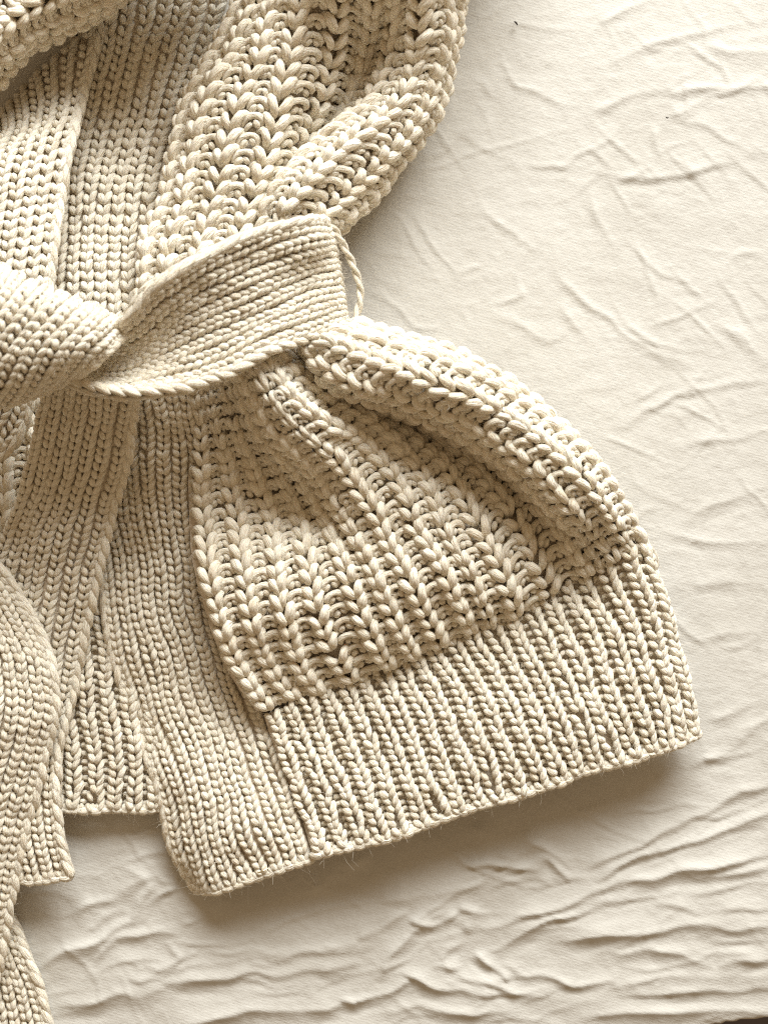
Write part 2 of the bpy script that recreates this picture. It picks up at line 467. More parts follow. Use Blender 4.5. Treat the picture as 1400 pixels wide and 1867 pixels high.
def rib_hem(name, guides, thing_obj, thing, nrib, rows=False, row=14.5, r=6.2, edge=True, rise=9.0):
    sf = Surf(guides, rows)
    nrow = int(round(sf.Ln / row))
    part = backing(name, sf, -7.0, -15.0, thing_obj, nrib * 3, nrow)
    hf = lambda t, a: -4.0 + rise * np.cos(np.pi / 2 * np.clip(np.abs(a) / 0.46, 0, 1)) + 4.6 * np.sin(np.pi * (0.05 + 0.85 * t))
    for c in range(nrib):
        B = [leg_batch(sf, nrib, nrow, c, s, 7, r * rng.uniform(0.96, 1.04), 0.30, 0.05, -0.72, 0.66, hf, bend=0.03, jit=1.1, asym=0.75) for s in (-1, 1)]
        # purl bumps at the bottom of the channel to the right
        if c < nrib - 1:
            t = np.linspace(0, 1, 6)[None]
            rw = np.arange(nrow)[:, None]
            u = (c + 1.0 + 0.17 * (2 * t - 1) + rng.normal(0, 0.02, (nrow, 1))) / nrib
            v = (rw + 0.5 - 0.35 * np.sin(np.pi * t) + rng.normal(0, 0.06, (nrow, 1))) / nrow
            C, Nr = sf.at(u, v, -5.0 + 4.5 * np.sin(np.pi * t))
            B.append((C, 4.8 * PX * (0.6 + 0.4 * np.sin(np.pi * t)) + 0 * u, Nr))
        yarn_object('rib', B, part, thing)
    if edge:
        bind_off(sf, part, thing, pitch=17.5, r=7.6, hoff=0.0)
    return sf, part

def chunky(name, guides, thing_obj, thing, ncol=None, pitch=70.0, row=31.0, r=9.6, rows=False, rise=7.0, asym=0.3):
    sf = Surf(guides, rows)
    ncol = ncol or int(round(sf.Wd / pitch))
    nrow = int(round(sf.Ln / row))
    part = backing(name, sf, -10.0, -20.0, thing_obj, ncol * 4, nrow * 2, 1.5)
    hf = lambda t, a: rise - 4.0 + 10.0 * np.sin(np.pi * (0.06 + 0.86 * t)) ** 0.9
    for c in range(ncol):
        B = []
        rw = np.arange(nrow)[:, None]
        wob = smooth_noise(nrow, 5, 0.03)[:, None]
        for s in (-1, 1):
            A = asym * s
            # apex dives into the hole below, the leg swells over, its top hooks outward into the channel
            cp = np.array([(0.02, 0.60 + .10 * A, -11, .62), (0.055, 0.42 + .10 * A, 2, .92), (0.125, 0.04, 8.5 + rise * .5, 1.04), (0.195, -0.33 - .16 * A, 6.5 + rise * .5, 1.0),
                           (0.262, -0.46 - .14 * A, 1.5, .84), (0.322, -0.38 - .08 * A, -5, .74), (0.37, -0.22, -12, .58)])
            kn = np.r_[0, np.cumsum(np.hypot(np.hypot(np.diff(cp[:, 0]) * 65, np.diff(cp[:, 1]) * 31), np.diff(cp[:, 2])))]
            q = hermite(cp, kn, np.linspace(0, kn[-1], 11))
            sx = 1 + rng.normal(0, .06, (nrow, 1)); sy = 1 + rng.normal(0, .10, (nrow, 1))
            u = (c + 0.5 + s * q[None, :, 0] * sx + wob + rng.normal(0, .022, (nrow, 1))) / ncol
            v = (rw + 0.5 + q[None, :, 1] * sy + rng.normal(0, .07, (nrow, 1))) / nrow
            sq = sf.squeeze(u, v, ncol, 46.0)
            C, Nr = sf.at(u, v, q[None, :, 2] * sq + rng.normal(0, .9, (nrow, 1)))
            B.append((C, r * PX * q[None, :, 3] * sq * (1 + rng.normal(0, .07, (nrow, 1))), Nr))
        t = np.linspace(0, 1, 9)[None]
        yarn_object('rib', B, part, thing, S=10, ply=0.26)
        if c < ncol - 1:
            B = []
            t = np.linspace(0, 1, 9)[None]
            jj = rng.normal(0, 1, (nrow, 4))
            u = (c + 1.0 - 0.235 * np.cos(np.pi * t) * (1 + 0.12 * np.sin(np.pi * t)) + 0.015 * jj[:, :1]) / ncol
            v = (rw + 0.5 + 0.34 - 0.60 * np.sin(np.pi * t) ** 0.85 + 0.05 * jj[:, 1:2]) / nrow
            C, Nr = sf.at(u, v, -2.0 + 8.5 * np.sin(np.pi * (0.15 + 0.7 * t)) + 0.6 * jj[:, 2:3])
            prof = (0.80 + 0.20 * np.abs(np.cos(np.pi * t))) * np.where((t < .01) | (t > .99), 0.45, 1)
            sq = sf.squeeze(u, v, ncol, 46.0)
            B.append((C, r * 0.88 * PX * prof * sq * (1 + 0.06 * jj[:, 3:4]), Nr))
            for sd in (-1, 1):
                t = np.linspace(0, 1, 6)[None]
                u = (c + 1.0 + sd * (0.02 + 0.145 * t) + rng.normal(0, .015, (nrow, 1))) / ncol
                v = (rw + 0.5 + 0.10 + 0.36 * t ** 1.5 + rng.normal(0, .05, (nrow, 1))) / nrow
                C, Nr = sf.at(u, v, -2.0 + 6.0 * np.sin(np.pi * (0.2 + 0.7 * t)))
                prof = (0.6 + 0.4 * np.sin(np.pi * (0.1 + 0.8 * t))) * np.where((t < .01) | (t > .99), 0.45, 1)
                B.append((C, r * 0.74 * PX * prof * sf.squeeze(u, v, ncol, 46.0) * (1 + rng.normal(0, .06, (nrow, 1))), Nr))
            yarn_object('purl_column', B, part, thing, S=8, ply=0.2)
    return sf, part

def thing(name, label, cat, loc=(0, 0, 0), group=None):
    o = bpy.data.objects.new(name, None)
    COL.objects.link(o)
    o.empty_display_size = 0.02
    o['label'] = label; o['category'] = cat
    if group:
        o['group'] = group
    return o

# ------------------------------------------------------------------ floor and bed sheet
# creases traced as they lie on the cloth: (points, height, width above, width below)
CREASES = [
    # big soft folds low on the right
    ([(1050,1592),(1110,1570),(1170,1545),(1240,1500),(1320,1460),(1420,1415)], 9, 20, 8),
    ([(1055,1622),(1100,1600),(1170,1562),(1260,1537),(1420,1472)], 9, 16, 8),
    ([(905,1690),(960,1668),(1020,1650),(1060,1632),(1130,1612),(1250,1588),(1420,1555)], 11, 22, 9),
    ([(885,1745),(950,1705),(1020,1672),(1100,1650),(1160,1632)], 8, 16, 7),
    ([(995,1722),(1100,1702),(1210,1690),(1310,1692),(1420,1682)], 9, 24, 8),
    ([(820,1580),(900,1570),(975,1582),(1000,1568),(1030,1600),(1042,1618)], 9, 14, 6),
    ([(945,1515),(990,1548),(1048,1584)], 8, 16, 7),
    ([(872,1737),(895,1760),(930,1790)], 9, 12, 6),
    ([(790,1788),(880,1795),(950,1812),(1005,1818)], 7, 12, 6),
    ([(905,1752),(960,1775),(1040,1794),(1090,1795),(1118,1788),(1120,1752)], 7, 10, 5),
    ([(1112,1816),(1250,1808),(1420,1800)], 8, 16, 7),
    ([(1030,1862),(1100,1848),(1230,1850),(1420,1838)], 8, 14, 7),
    ([(1110,1742),(1180,1722),(1250,1742),(1295,1772)], 7, 14, 7),
    ([(1300,1764),(1420,1738)], 7, 14, 6),
    ([(1215,1590),(1310,1600),(1420,1580)], 6, 14, 8),
    ([(1180,1640),(1260,1665),(1420,1640)], 5, 16, 9),
    # below the hem
    ([(280,1780),(420,1779),(560,1770),(660,1752)], 9, 22, 8),
    ([(360,1752),(560,1736),(690,1722)], 6, 18, 12),
    ([(685,1795),(715,1742),(755,1692),(800,1660),(832,1642)], 8, 12, 7),
    ([(735,1668),(790,1690),(842,1658)], 9, 14, 6),
    ([(605,1812),(650,1828),(715,1806),(748,1788)], 9, 12, 6),
    ([(720,1772),(780,1796),(860,1812),(910,1822)], 9, 14, 6),
    ([(290,1872),(450,1846),(600,1832),(645,1812)], 9, 24, 9),
    ([(560,1622),(620,1580),(680,1548)], 5, 14, 8),
    ([(640,1720),(700,1690),(740,1650)], 5, 12, 8),
    ([(840,1700),(870,1660),(835,1648)], 6, 10, 6),
    ([(700,1850),(760,1830),(850,1846),(960,1850)], 7, 14, 7),
    ([(850,1720),(810,1735),(795,1760),(850,1770)], 5, 10, 6),
    ([(690,1640),(820,1618),(900,1604)], 5, 20, 10),
    ([(860,1510),(900,1545),(950,1560)], 4, 14, 8),
    # lower left
    ([(66,1766),(130,1731),(200,1702),(243,1680),(290,1605)], 9, 9, 12),
    ([(243,1680),(270,1655),(335,1610)], 5, 7, 5),
    ([(165,1762),(215,1712),(290,1696),(335,1702)], 7, 12, 8),
    ([(85,1838),(170,1831),(250,1812),(310,1788)], 8, 20, 9),
    ([(130,1670),(220,1628),(300,1596)], 5, 16, 10),
    ([(150,1690),(200,1670),(240,1660)], 3, 8, 6),
    ([(230,1790),(300,1770),(330,1740),(300,1710)], 5, 10, 7),
    # upper right sheet
    ([(1100,332),(1150,325),(1230,316),(1290,314),(1345,290)], 6, 16, 5),
    ([(1195,178),(1260,166),(1340,160),(1420,150)], 5, 9, 8),
    ([(1060,207),(1130,190),(1205,165)], 4, 12, 6),
    ([(910,145),(1000,176),(1042,202)], 4, 9, 6),
    ([(1178,230),(1218,294)], 4, 7, 6),
    ([(1068,335),(1085,400),(1135,468)], 4, 8, 7),
    ([(995,440),(1030,512),(1080,562),(1140,602),(1200,642),(1275,672)], 4.5, 8, 6),
    ([(870,370),(930,420),(975,468)], 4, 8, 6),
    ([(1300,585),(1420,668)], 4, 9, 6),
    ([(1220,480),(1300,560)], 3, 7, 5),
    ([(1235,735),(1301,668)], 4, 10, 7),
    ([(1125,800),(1180,742),(1240,722),(1330,702),(1420,682)], 5, 12, 6),
    ([(1200,210),(1280,195),(1290,190)], 3, 10, 7),
    ([(1280,84),(1330,92),(1420,92)], 5, 10, 14),
    ([(1080,46),(1150,20),(1190,-10)], 4.5, 9, 8),
    ([(1060,130),(1150,100),(1300,50),(1420,16)], 3.5, 18, 8),
    ([(1215,812),(1300,800),(1420,788)], 4, 12, 7),
    ([(1250,940),(1330,912),(1420,880)], 4, 12, 8),
    ([(1195,965),(1260,982),(1420,992)], 4, 9, 7),
    ([(1240,1402),(1310,1372),(1420,1306)], 6, 16, 9),
    ([(1270,1330),(1340,1300),(1420,1260)], 4, 16, 9),
    ([(880,560),(960,600),(1030,650)], 3, 9, 7),
    ([(1010,540),(1060,600),(1090,640)], 3.5, 8, 7),
    ([(900,150),(880,260),(850,340),(850,400)], 3, 12, 10),
    ([(1200,1080),(1300,1060),(1420,1070)], 3, 12, 9),
    ([(1250,1180),(1330,1150),(1420,1160)], 3, 12, 9),
]
THREADS = [([(1065,782),(1130,806),(1200,836),(1246,854)], 2.6, 2.4, 2.4)]

def random_creases():
    """fine crossing creases pressed into the whole sheet"""
    r = np.random.default_rng(77)
    out = []
    for k in range(520):
        x, y = r.uniform(-200, 1600), r.uniform(-250, 1860)
        a = math.radians(r.choice([-22, 38, 52, 8, -70, 85], p=[.24, .24, .24, .12, .08, .08]) + r.normal(0, 9))
        if y > 1450:
            a = math.radians(r.choice([-20, -8, 35, 60], p=[.4, .35, .15, .10]) + r.normal(0, 8))
        ln = r.gamma(3, 42) + 40
        n = 4
        q = np.linspace(-0.5, 0.5, n)
        bow = r.normal(0, 0.08) * ln
        pts = [(x + math.cos(a) * ln * t - math.sin(a) * bow * (4 * t * t) + r.normal(0, 2), y + math.sin(a) * ln * t + math.cos(a) * bow * (4 * t * t) + r.normal(0, 2)) for t in q]
        out.append((pts, min(2.6, r.gamma(2.0, 0.7) + 0.6), r.uniform(4.0, 9), r.uniform(2.6, 4.6)))
    return out

def build_sheet():
    step = 4.3
    xs = np.arange(-420, 1830, step); ys = np.arange(-460, 1868 + 60, step)
    X, Y = np.meshgrid(xs, ys, indexing='ij')
    Z = np.zeros_like(X); CP = np.zeros_like(X); CN = np.zeros_like(X)
    warp = value_noise(X.shape, (46, 52), 5) * 5.0
    warp2 = value_noise(X.shape, (46, 52), 6) * 5.0
    RC = random_creases()
    for n_c, (pts, A, wa, wb) in enumerate(CREASES + THREADS + RC):
        fine = n_c >= len(CREASES) + len(THREADS)
        p = np.array(pts, float)
        lowr = p[:, 1].mean() > 1460
        if fine:
            A = A * (1.15 if lowr else 0.9)
        elif wa > 5:
            A, wa, wb = (A * 1.1, wa * 1.25, wb * 1.35) if lowr else (A * 0.85, wa * 1.1, wb * 0.95)
        m = 4.0 * max(wa, wb) + 16
        i0, i1 = np.searchsorted(xs, [p[:, 0].min() - m, p[:, 0].max() + m])
        j0, j1 = np.searchsorted(ys, [p[:, 1].min() - m, p[:, 1].max() + m])
        if i1 <= i0 or j1 <= j0:
            continue
        s = slice(i0, i1), slice(j0, j1)
        x = X[s] + (warp[s] if wa > 5 else 0); y = Y[s] + (warp2[s] if wa > 5 else 0)
        best = np.full(x.shape, 1e9); sd = np.zeros_like(x); al = np.zeros_like(x)
        L = np.r_[0, np.cumsum(np.linalg.norm(np.diff(p, axis=0), axis=1))]
        for k in range(len(p) - 1):
            d = p[k + 1] - p[k]; l2 = (d ** 2).sum()
            t = np.clip(((x - p[k, 0]) * d[0] + (y - p[k, 1]) * d[1]) / l2, 0, 1)
            ex, ey = x - p[k, 0] - t * d[0], y - p[k, 1] - t * d[1]
            dd = np.hypot(ex, ey)
            side = np.sign(ey * abs(d[0]) - ex * d[1] * np.sign(d[0] if d[0] else 1))
            c = dd < best
            best = np.where(c, dd, best); sd = np.where(c, dd * side, sd); al = np.where(c, (L[k] + t * np.sqrt(l2)) / L[-1], al)
        fade = np.clip(np.minimum(al, 1 - al) / (0.16 if lowr else 0.35), 0.0, 1) ** 0.9
        dist = np.sqrt(sd ** 2 + (0.09 * wb) ** 2) - 0.09 * wb          # a crisp crest, then straight flanks
        prof = np.where(sd < 0, np.exp(-dist / (0.8 * wa)), np.exp(-dist / (0.8 * wb)) - 0.2 * np.exp(-((sd - 2.4 * wb) / wb) ** 2))
        wid = 0.75 + 0.25 * np.cos(al * 9 + A)
        val = A * prof * fade * wid
        if fine:
            Z[s] += val
        else:
            CP[s] = np.maximum(CP[s], val); CN[s] = np.minimum(CN[s], val)
    Z += CP + CN
    # crumple: ridged noise in a few sizes, lying along the pull of the cloth
    def ridged(cx, cy, seed, amp, sharp=1.0):
        n = value_noise(X.shape, (cx, cy), seed)
        return amp * (1 - np.minimum(np.abs(n) * sharp, 1.4))
    Z += ridged(8, 9, 21, 1.2) + ridged(19, 21, 22, 0.7) + ridged(44, 48, 23, 0.55) + ridged(95, 105, 24, 0.5) + ridged(200, 220, 26, 0.25)
    Z += value_noise(X.shape, (4, 5), 25) * 5
    low = 1 / (1 + np.exp(-(Y - 1560) / 60))                       # the bed's foot is more rumpled
    Z += low * (ridged(8, 26, 31, 3.0) + ridged(20, 44, 32, 1.2))
    Z -= np.median(Z)
    # the sheet falls over the foot of the mattress along a slightly tilted line
    edge = 1868 - (X - 1318) * 0.16 + 3.0 * np.sin(X / 37.0)
    over = np.clip(Y - edge, 0, None)
    P = np.stack([X, Y, Z], -1)
    Wd = unproject(np.stack([X, Y, np.zeros_like(Z)], -1))
    Wd[..., 2] = Z * PX
    drop = np.clip(over, 0, 46)
    Wd[..., 2] -= np.where(over > 0, drop ** 1.5 * 4.2 * PX, 0)
    Wd[..., 1] += np.where(over > 0, np.clip(over - 7, 0, None) * PX, 0)      # hangs straight down
    nx, ny = X.shape
    i, k = np.meshgrid(np.arange(nx - 1), np.arange(ny - 1), indexing='ij')
    F = np.stack([i * ny + k, i * ny + k + 1, (i + 1) * ny + k + 1, (i + 1) * ny + k], -1).reshape(-1, 4)
    o = link_mesh('bed_sheet', Wd.reshape(-1, 3), F, MAT_SHEET)
    o['label'] = 'wrinkled off-white cotton bed sheet spread flat under the cardigan'
    o['category'] = 'bed sheet'
    return o
build_sheet()

fl = link_mesh('floor', np.array([(-2, -2, -0.42), (2, -2, -0.42), (2, 2, -0.42), (-2, 2, -0.42)]), np.array([(0, 1, 2, 3)]), MAT_FLOOR, smooth=False)
fl['kind'] = 'structure'

# ------------------------------------------------------------------ the cardigan
card = thing('cardigan', 'chunky cream knitted wool cardigan with ribbed hem lying on the sheet', 'cardigan')

# inside of the back, seen through the gap between the fronts
chunky('back_panel', [
    [(-80,690,18),(20,690,20),(120,690,20),(220,690,20),(340,690,18)],
    [(-80,900,16),(20,900,18),(120,900,18),(220,900,18),(340,900,16)],
    [(-60,1085,14),(30,1085,16),(120,1085,16),(215,1085,16),(335,1085,14)]], card, 'cardigan', rows=True, pitch=62)
rib_hem('back_hem', [
    [(50,1075,18),(118,1075,20),(195,1075,20),(330,1075,18)],
    [(70,1300,32),(130,1300,34),(210,1300,34),(335,1300,32)],
    [(78,1400,32),(140,1400,34),(222,1400,34),(335,1398,32)],
    [(85,1470,30),(140,1472,32),(225,1474,32),(330,1470,30)]], card, 'cardigan', nrib=7, rows=True)

# front band on the right front (the wide plain strip left of the ribs)
stockinette('front_band', [
    [(150,690,140),(210,690,147),(265,690,161),(320,690,157),(375,690,149)],
    [(150,800,87),(215,800,95),(275,800,109),(335,800,105),(385,800,95)],
    [(160,900,54),(222,900,64),(280,900,78),(338,900,74),(392,900,64)],
    [(180,1000,38),(238,1000,50),(292,1000,64),(348,1000,60),(400,1000,52)],
    [(200,1150,36),(260,1150,50),(315,1150,50),(370,1150,46),(424,1150,38)],
    [(247,1310,26),(308,1310,40),(365,1315,42),(420,1315,38),(485,1318,35)],
    [(292,1435,36),(350,1437,60),(405,1438,64),(460,1435,62),(529,1425,58)],
    [(320,1545,28),(375,1548,65),(432,1540,74),(496,1525,75),(552,1508,71)],
    [(356,1622,17),(400,1620,54),(455,1601,68),(517,1583,74),(571,1566,74)]], card, 'cardigan', rows=True, edge=(0,), hem=True)

# front band on the left front, running down under the belt
stockinette('front_band', [
    [(78,690,175),(135,690,190),(195,690,202),(252,690,192)],
    [(60,800,128),(115,805,137),(180,808,147),(238,800,140)],
    [(36,895,93),(95,900,102),(160,903,112),(217,890,109)],
    [(0,985,65),(62,995,75),(130,1000,84),(190,1000,80)],
    [(-35,1100,42),(35,1110,53),(105,1120,63),(163,1110,59)],
    [(-60,1250,32),(5,1260,44),(80,1265,56),(135,1255,50)],
    [(-85,1400,48),(-15,1405,53),(55,1408,65),(103,1400,66)],
    [(-70,1520,51),(0,1530,57),(62,1530,69),(106,1515,69)],
    [(-50,1592,49),(15,1598,54),(78,1602,66),(126,1596,70)]], card, 'cardigan', rows=True, edge=(1,), hem=True)

# left front: the bit of ribbed edge showing under the belt on the far left
stockinette('front_edge', [
    [(-10,660,128),(-30,720,122),(-60,770,112),(-100,815,102)],
    [(25,670,126),(6,745,116),(-25,795,108),(-68,835,100)],
    [(62,680,115),(44,768,102),(12,822,96),(-36,866,90)]], card, 'cardigan', pitch=26, edge=(1,))

# collar bands above the belt
stockinette('collar_band', [
    [(-60,240,20),(15,186,20),(85,112,24),(186,42,30)],
    [(-50,262,66),(24,232,74),(92,205,78),(150,182,66)],
    [(-70,280,112),(0,285,135),(65,285,137),(127,280,120)],
    [(-85,400,147),(-20,405,169),(45,405,171),(106,400,154)],
    [(-95,540,176),(-35,545,192),(25,548,192),(86,545,176)]], card, 'cardigan', rows=True, row=17.5, r=6.3, edge=(1,))
stockinette('collar_band', [
    [(160,-60,10),(225,-60,14),(290,-60,16),(355,-60,16),(430,-60,14)],
    [(130,60,12),(200,60,20),(265,60,22),(330,60,20),(395,60,14)],
    [(105,190,20),(170,190,30),(235,190,32),(295,190,30),(350,190,24)],
    [(85,320,38),(145,320,50),(205,320,54),(260,320,54),(320,320,50)],
    [(75,450,58),(135,450,69),(192,450,74),(245,450,74),(300,450,69)],
    [(75,590,78),(133,590,90),(190,590,94),(245,590,94),(300,590,88)]], card, 'cardigan', rows=True, row=18.0, r=6.5)

# top left: thick ribbed piece folded over the collar
chunky('sleeve_panel', [
    [(-70,200,94),(0,152,96),(55,92,98),(112,58,94),(190,24,86),(250,-20,84),(330,-66,90),(440,-105,90)],
    [(-90,170,161),(-12,120,166),(48,66,168),(105,34,164),(180,2,156),(240,-42,174),(325,-88,214),(440,-130,214)],
    [(-110,130,202),(-40,75,212),(20,24,212),(80,-8,204),(150,-38,202),(220,-75,220),(310,-120,290),(435,-165,297)],
    [(-135,90,210),(-70,30,220),(-10,-20,220),(50,-52,213),(120,-84,220),(200,-115,230),(300,-165,291),(430,-215,300)],
    [(-180,0,200),(-120,-60,210),(-60,-110,210),(0,-150,205),(70,-170,220),(150,-190,230),(280,-250,258),(420,-300,265)],
    [(-280,-40,120),(-200,-130,120),(-130,-190,120),(-60,-240,120),(20,-265,120),(100,-285,120),(250,-345,120),(410,-395,120)],
    [(-300,-60,5),(-215,-150,5),(-140,-210,5),(-70,-260,5),(20,-285,5),(100,-305,5),(260,-365,5),(415,-415,5)]], card, 'cardigan', pitch=56, row=29, r=8.6)

# upper ribbed body gathered into the belt, folded back on the right
chunky('body_panel', [
    [(610,-400,8),(595,-350,93),(560,-260,155),(455,-80,92),(425,10,88),(385,90,84),(335,180,82),(305,280,86),(290,360,95),(247,440,105),(247,560,115)],
    [(650,-400,8),(635,-350,139),(600,-260,232),(490,-80,132),(460,10,130),(425,95,126),(375,190,124),(350,280,124),(335,360,130),(310,440,138),(300,560,145)],
    [(690,-400,8),(675,-350,162),(640,-260,270),(530,-80,185),(505,10,160),(480,100,158),(445,190,156),(420,280,152),(400,360,152),(375,440,154),(355,550,155)],
    [(740,-400,8),(725,-350,165),(690,-260,275),(580,-80,235),(560,10,181),(540,100,159),(520,190,152),(495,280,148),(470,350,148),(440,430,152),(410,540,155)],
    [(790,-400,8),(775,-350,156),(740,-260,260),(630,-80,250),(620,10,177),(605,95,122),(585,180,100),(550,270,96),(505,350,107),(470,430,130),(440,520,150)],
    [(850,-400,8),(835,-350,144),(800,-260,240),(690,-80,225),(680,10,149),(670,95,72),(640,170,57),(580,260,59),(520,350,87),(490,420,125),(465,510,150)],
    [(900,-400,8),(885,-350,144),(850,-260,240),(740,-80,225),(735,10,160),(730,100,121),(690,185,134),(610,245,145),(545,310,160),(500,370,165),(478,460,150)],
    [(950,-400,8),(935,-350,156),(900,-260,260),(790,-80,250),(780,10,193),(770,110,147),(730,200,145),(650,270,156),(580,335,166),(535,385,166),(510,450,150)],
    [(974,-400,8),(959,-350,130),(924,-260,218),(814,-80,230),(806,10,156),(795,110,127),(765,205,125),(690,290,130),(625,360,140),(585,395,145),(560,450,140)],
    [(1014,-400,8),(999,-350,48),(964,-260,81),(854,-80,90),(838,10,64),(813,120,59),(792,200,58),(730,285,62),(662,368,72),(620,402,92),(596,440,100)],
    [(984,-400,8),(969,-350,27),(934,-260,45),(829,-80,50),(818,10,27),(793,120,22),(770,200,20),(710,285,22),(645,362,32),(606,398,52),(585,440,60)]],
    card, 'cardigan', pitch=54, row=29.5, r=8.8)

# lower ribbed body, bunched at the belt and spreading into the hem
chunky('body_panel', [
    [(335,690,150),(348,780,117),(344,870,94),(346,960,87),(353,1040,104),(372,1120,97),(398,1190,84),(432,1250,77),(474,1304,58)],
    [(372,690,150),(395,790,113),(415,870,87),(430,950,88),(438,1040,118),(452,1110,115),(476,1180,89),(505,1235,71),(537,1275,52)],
    [(402,680,158),(440,780,121),(480,860,86),(505,940,79),(516,1020,116),(528,1100,122),(547,1170,95),(572,1225,70),(600,1258,50)],
    [(425,675,172),(478,793,145),(518,832,122),(548,870,94),(580,930,79),(605,980,98),(628,1040,117),(655,1110,109),(690,1178,82),(715,1214,52)],
    [(450,665,232),(518,764,212),(568,814,186),(614,864,149),(646,914,136),(671,946,133),(696,1003,130),(718,1043,122),(745,1095,108),(772,1150,82),(790,1182,52)],
    [(480,655,232),(545,739,217),(600,775,184),(655,800,147),(703,850,138),(735,900,134),(762,960,130),(789,1010,122),(818,1064,108),(843,1110,86),(858,1152,54)],
    [(510,645,170),(600,712,130),(680,760,104),(740,810,104),(793,864,112),(832,953,116),(861,996,112),(890,1050,100),(910,1100,82),(918,1130,54)],
    [(525,638,158),(620,718,104),(720,775,74),(800,830,80),(860,890,92),(905,960,100),(935,1010,97),(955,1060,85),(968,1105,54)],
    [(535,635,152),(640,722,89),(750,775,58),(840,830,58),(900,890,70),(950,960,82),(985,1020,80),(1010,1080,54)],
    [(543,633,152),(655,722,91),(770,775,66),(870,830,60),(940,895,62),(990,960,68),(1025,1020,68),(1050,1060,52)],
    [(548,632,162),(660,718,118),(780,770,96),(880,822,90),(960,890,86),(1020,960,82),(1055,1010,76),(1085,1042,54)],
    [(555,630,182),(600,692,203),(720,735,164),(850,785,168),(950,850,164),(1040,940,142),(1082,995,94),(1110,1030,68)],
    [(575,622,225),(650,655,231),(760,695,235),(880,745,210),(980,810,200),(1060,890,174),(1115,965,106),(1146,1012,73)],
    [(600,610,213),(700,640,214),(800,672,225),(900,720,195),(1000,785,184),(1080,860,158),(1135,945,98),(1170,1012,62)],
    [(640,600,175),(720,620,172),(800,642,176),(880,680,176),(960,730,140),(1030,790,125),(1085,852,105),(1130,917,80),(1163,975,58),(1193,1032,44)],
    [(650,605,71),(730,628,60),(810,652,60),(885,692,60),(955,742,55),(1020,802,50),(1070,862,45),(1115,927,40),(1150,985,34),(1186,1040,28)]],
    card, 'cardigan', ncol=18, row=27.5, r=8.4)

rib_hem('front_hem', [
    [(478,1302,52),(512,1395,56),(545,1480,70),(575,1556,82)],
    [(600,1252,50),(642,1350,62),(677,1440,76),(704,1526,84)],
    [(692,1216,50),(734,1310,64),(772,1400,78),(802,1493,84)],
    [(780,1182,50),(830,1275,66),(868,1365,80),(902,1460,84)],
    [(860,1146,52),(908,1240,68),(947,1330,82),(987,1435,84)],
    [(940,1112,52),(987,1200,68),(1032,1300,82),(1072,1406,84)],
    [(1010,1074,50),(1055,1165,64),(1100,1275,80),(1142,1387,82)],
    [(1065,1046,48),(1112,1140,62),(1156,1255,78),(1197,1367,80)],
    [(1115,1018,72),(1153,1110,66),(1193,1230,76),(1229,1355,76)],
    [(1160,998,72),(1191,1095,68),(1223,1210,68),(1253,1344,60)],
    [(1192,1018,39),(1218,1110,42),(1247,1215,46),(1271,1334,46)]], card, 'cardigan', nrib=21)

# belt loop: a thin two-ply cord standing off the side of the belt
def cord(name, pts, parent, thing_name, r=4.0, plies=2, turns=0.055):
    g = unproject(pts)
    c = np.r_[0, np.cumsum(np.linalg.norm(np.diff(g, axis=0), axis=1))]
    C = hermite(g, c, np.linspace(0, c[-1], 90))
    T = np.gradient(C, axis=0); T /= np.linalg.norm(T, axis=1, keepdims=True)
    up = np.array([0, 0, 1.0]); Bn = np.cross(T, up); Bn /= np.linalg.norm(Bn, axis=1, keepdims=True) + 1e-9
    U = np.cross(Bn, T)
    s = np.linspace(0, c[-1], 90) / PX
    B = []
    for k in range(plies):
        a = s * turns * 2 + 2 * np.pi * k / plies
        Ck = C + (Bn * np.cos(a)[:, None] + U * np.sin(a)[:, None]) * r * 0.75 * PX
        B.append((Ck[None], np.full((1, 90), r * PX), U[None]))
    return yarn_object(name, B, parent, thing_name)
cord('belt_loop', [(592,402,150),(612,422,135),(630,455,122),(647,492,112),(657,530,106),(654,562,106),(642,590,108),(624,604,115)], card, 'cardigan', r=4.3)

# ------------------------------------------------------------------ the belt
belt = thing('belt', 'wide cream knitted belt twisted and tied across the cardigan waist', 'belt')
stockinette('belt_strap', [
    [(195,612,240),(236,574,295),(285,522,312),(370,470,306),(470,424,283),(560,405,244),(586,404,166),(590,412,60)],
    [(185,642,220),(245,615,248),(305,570,270),(385,520,280),(485,475,265),(570,450,238),(598,446,166),(602,455,60)],
    [(172,668,210),(240,655,225),(305,615,248),(395,570,264),(495,525,253),(582,495,202),(608,490,152),(612,500,60)],
    [(150,690,220),(230,692,235),(305,665,246),(395,625,256),(500,580,246),(590,545,198),(616,540,147),(620,550,60)],
    [(120,690,242),(212,712,274),(300,709,274),(395,687,270),(505,638,251),(584,600,196),(625,588,140),(629,592,60)]], belt, 'belt', pitch=23.5, row=15.0, r=5.8, edge=(0, 1))
stockinette('belt_knot', [
    [(-200,640,230),(-150,590,290),(-110,540,315),(-70,500,305),(-40,470,230)],
    [(-110,720,230),(-75,655,295),(-30,590,325),(10,540,316),(40,505,240)],
    [(-30,738,230),(5,690,300),(50,620,330),(95,572,323),(125,540,245)],
    [(45,726,230),(80,683,300),(120,630,330),(160,590,319),(185,565,230)],
    [(95,705,240),(128,668,300),(165,632,317),(198,606,293),(220,590,219)],
    [(133,692,240),(158,664,286),(190,640,291),(220,618,271),(236,600,220)]], belt, 'belt', pitch=24.5, row=15.5, r=5.9, edge=(0,))
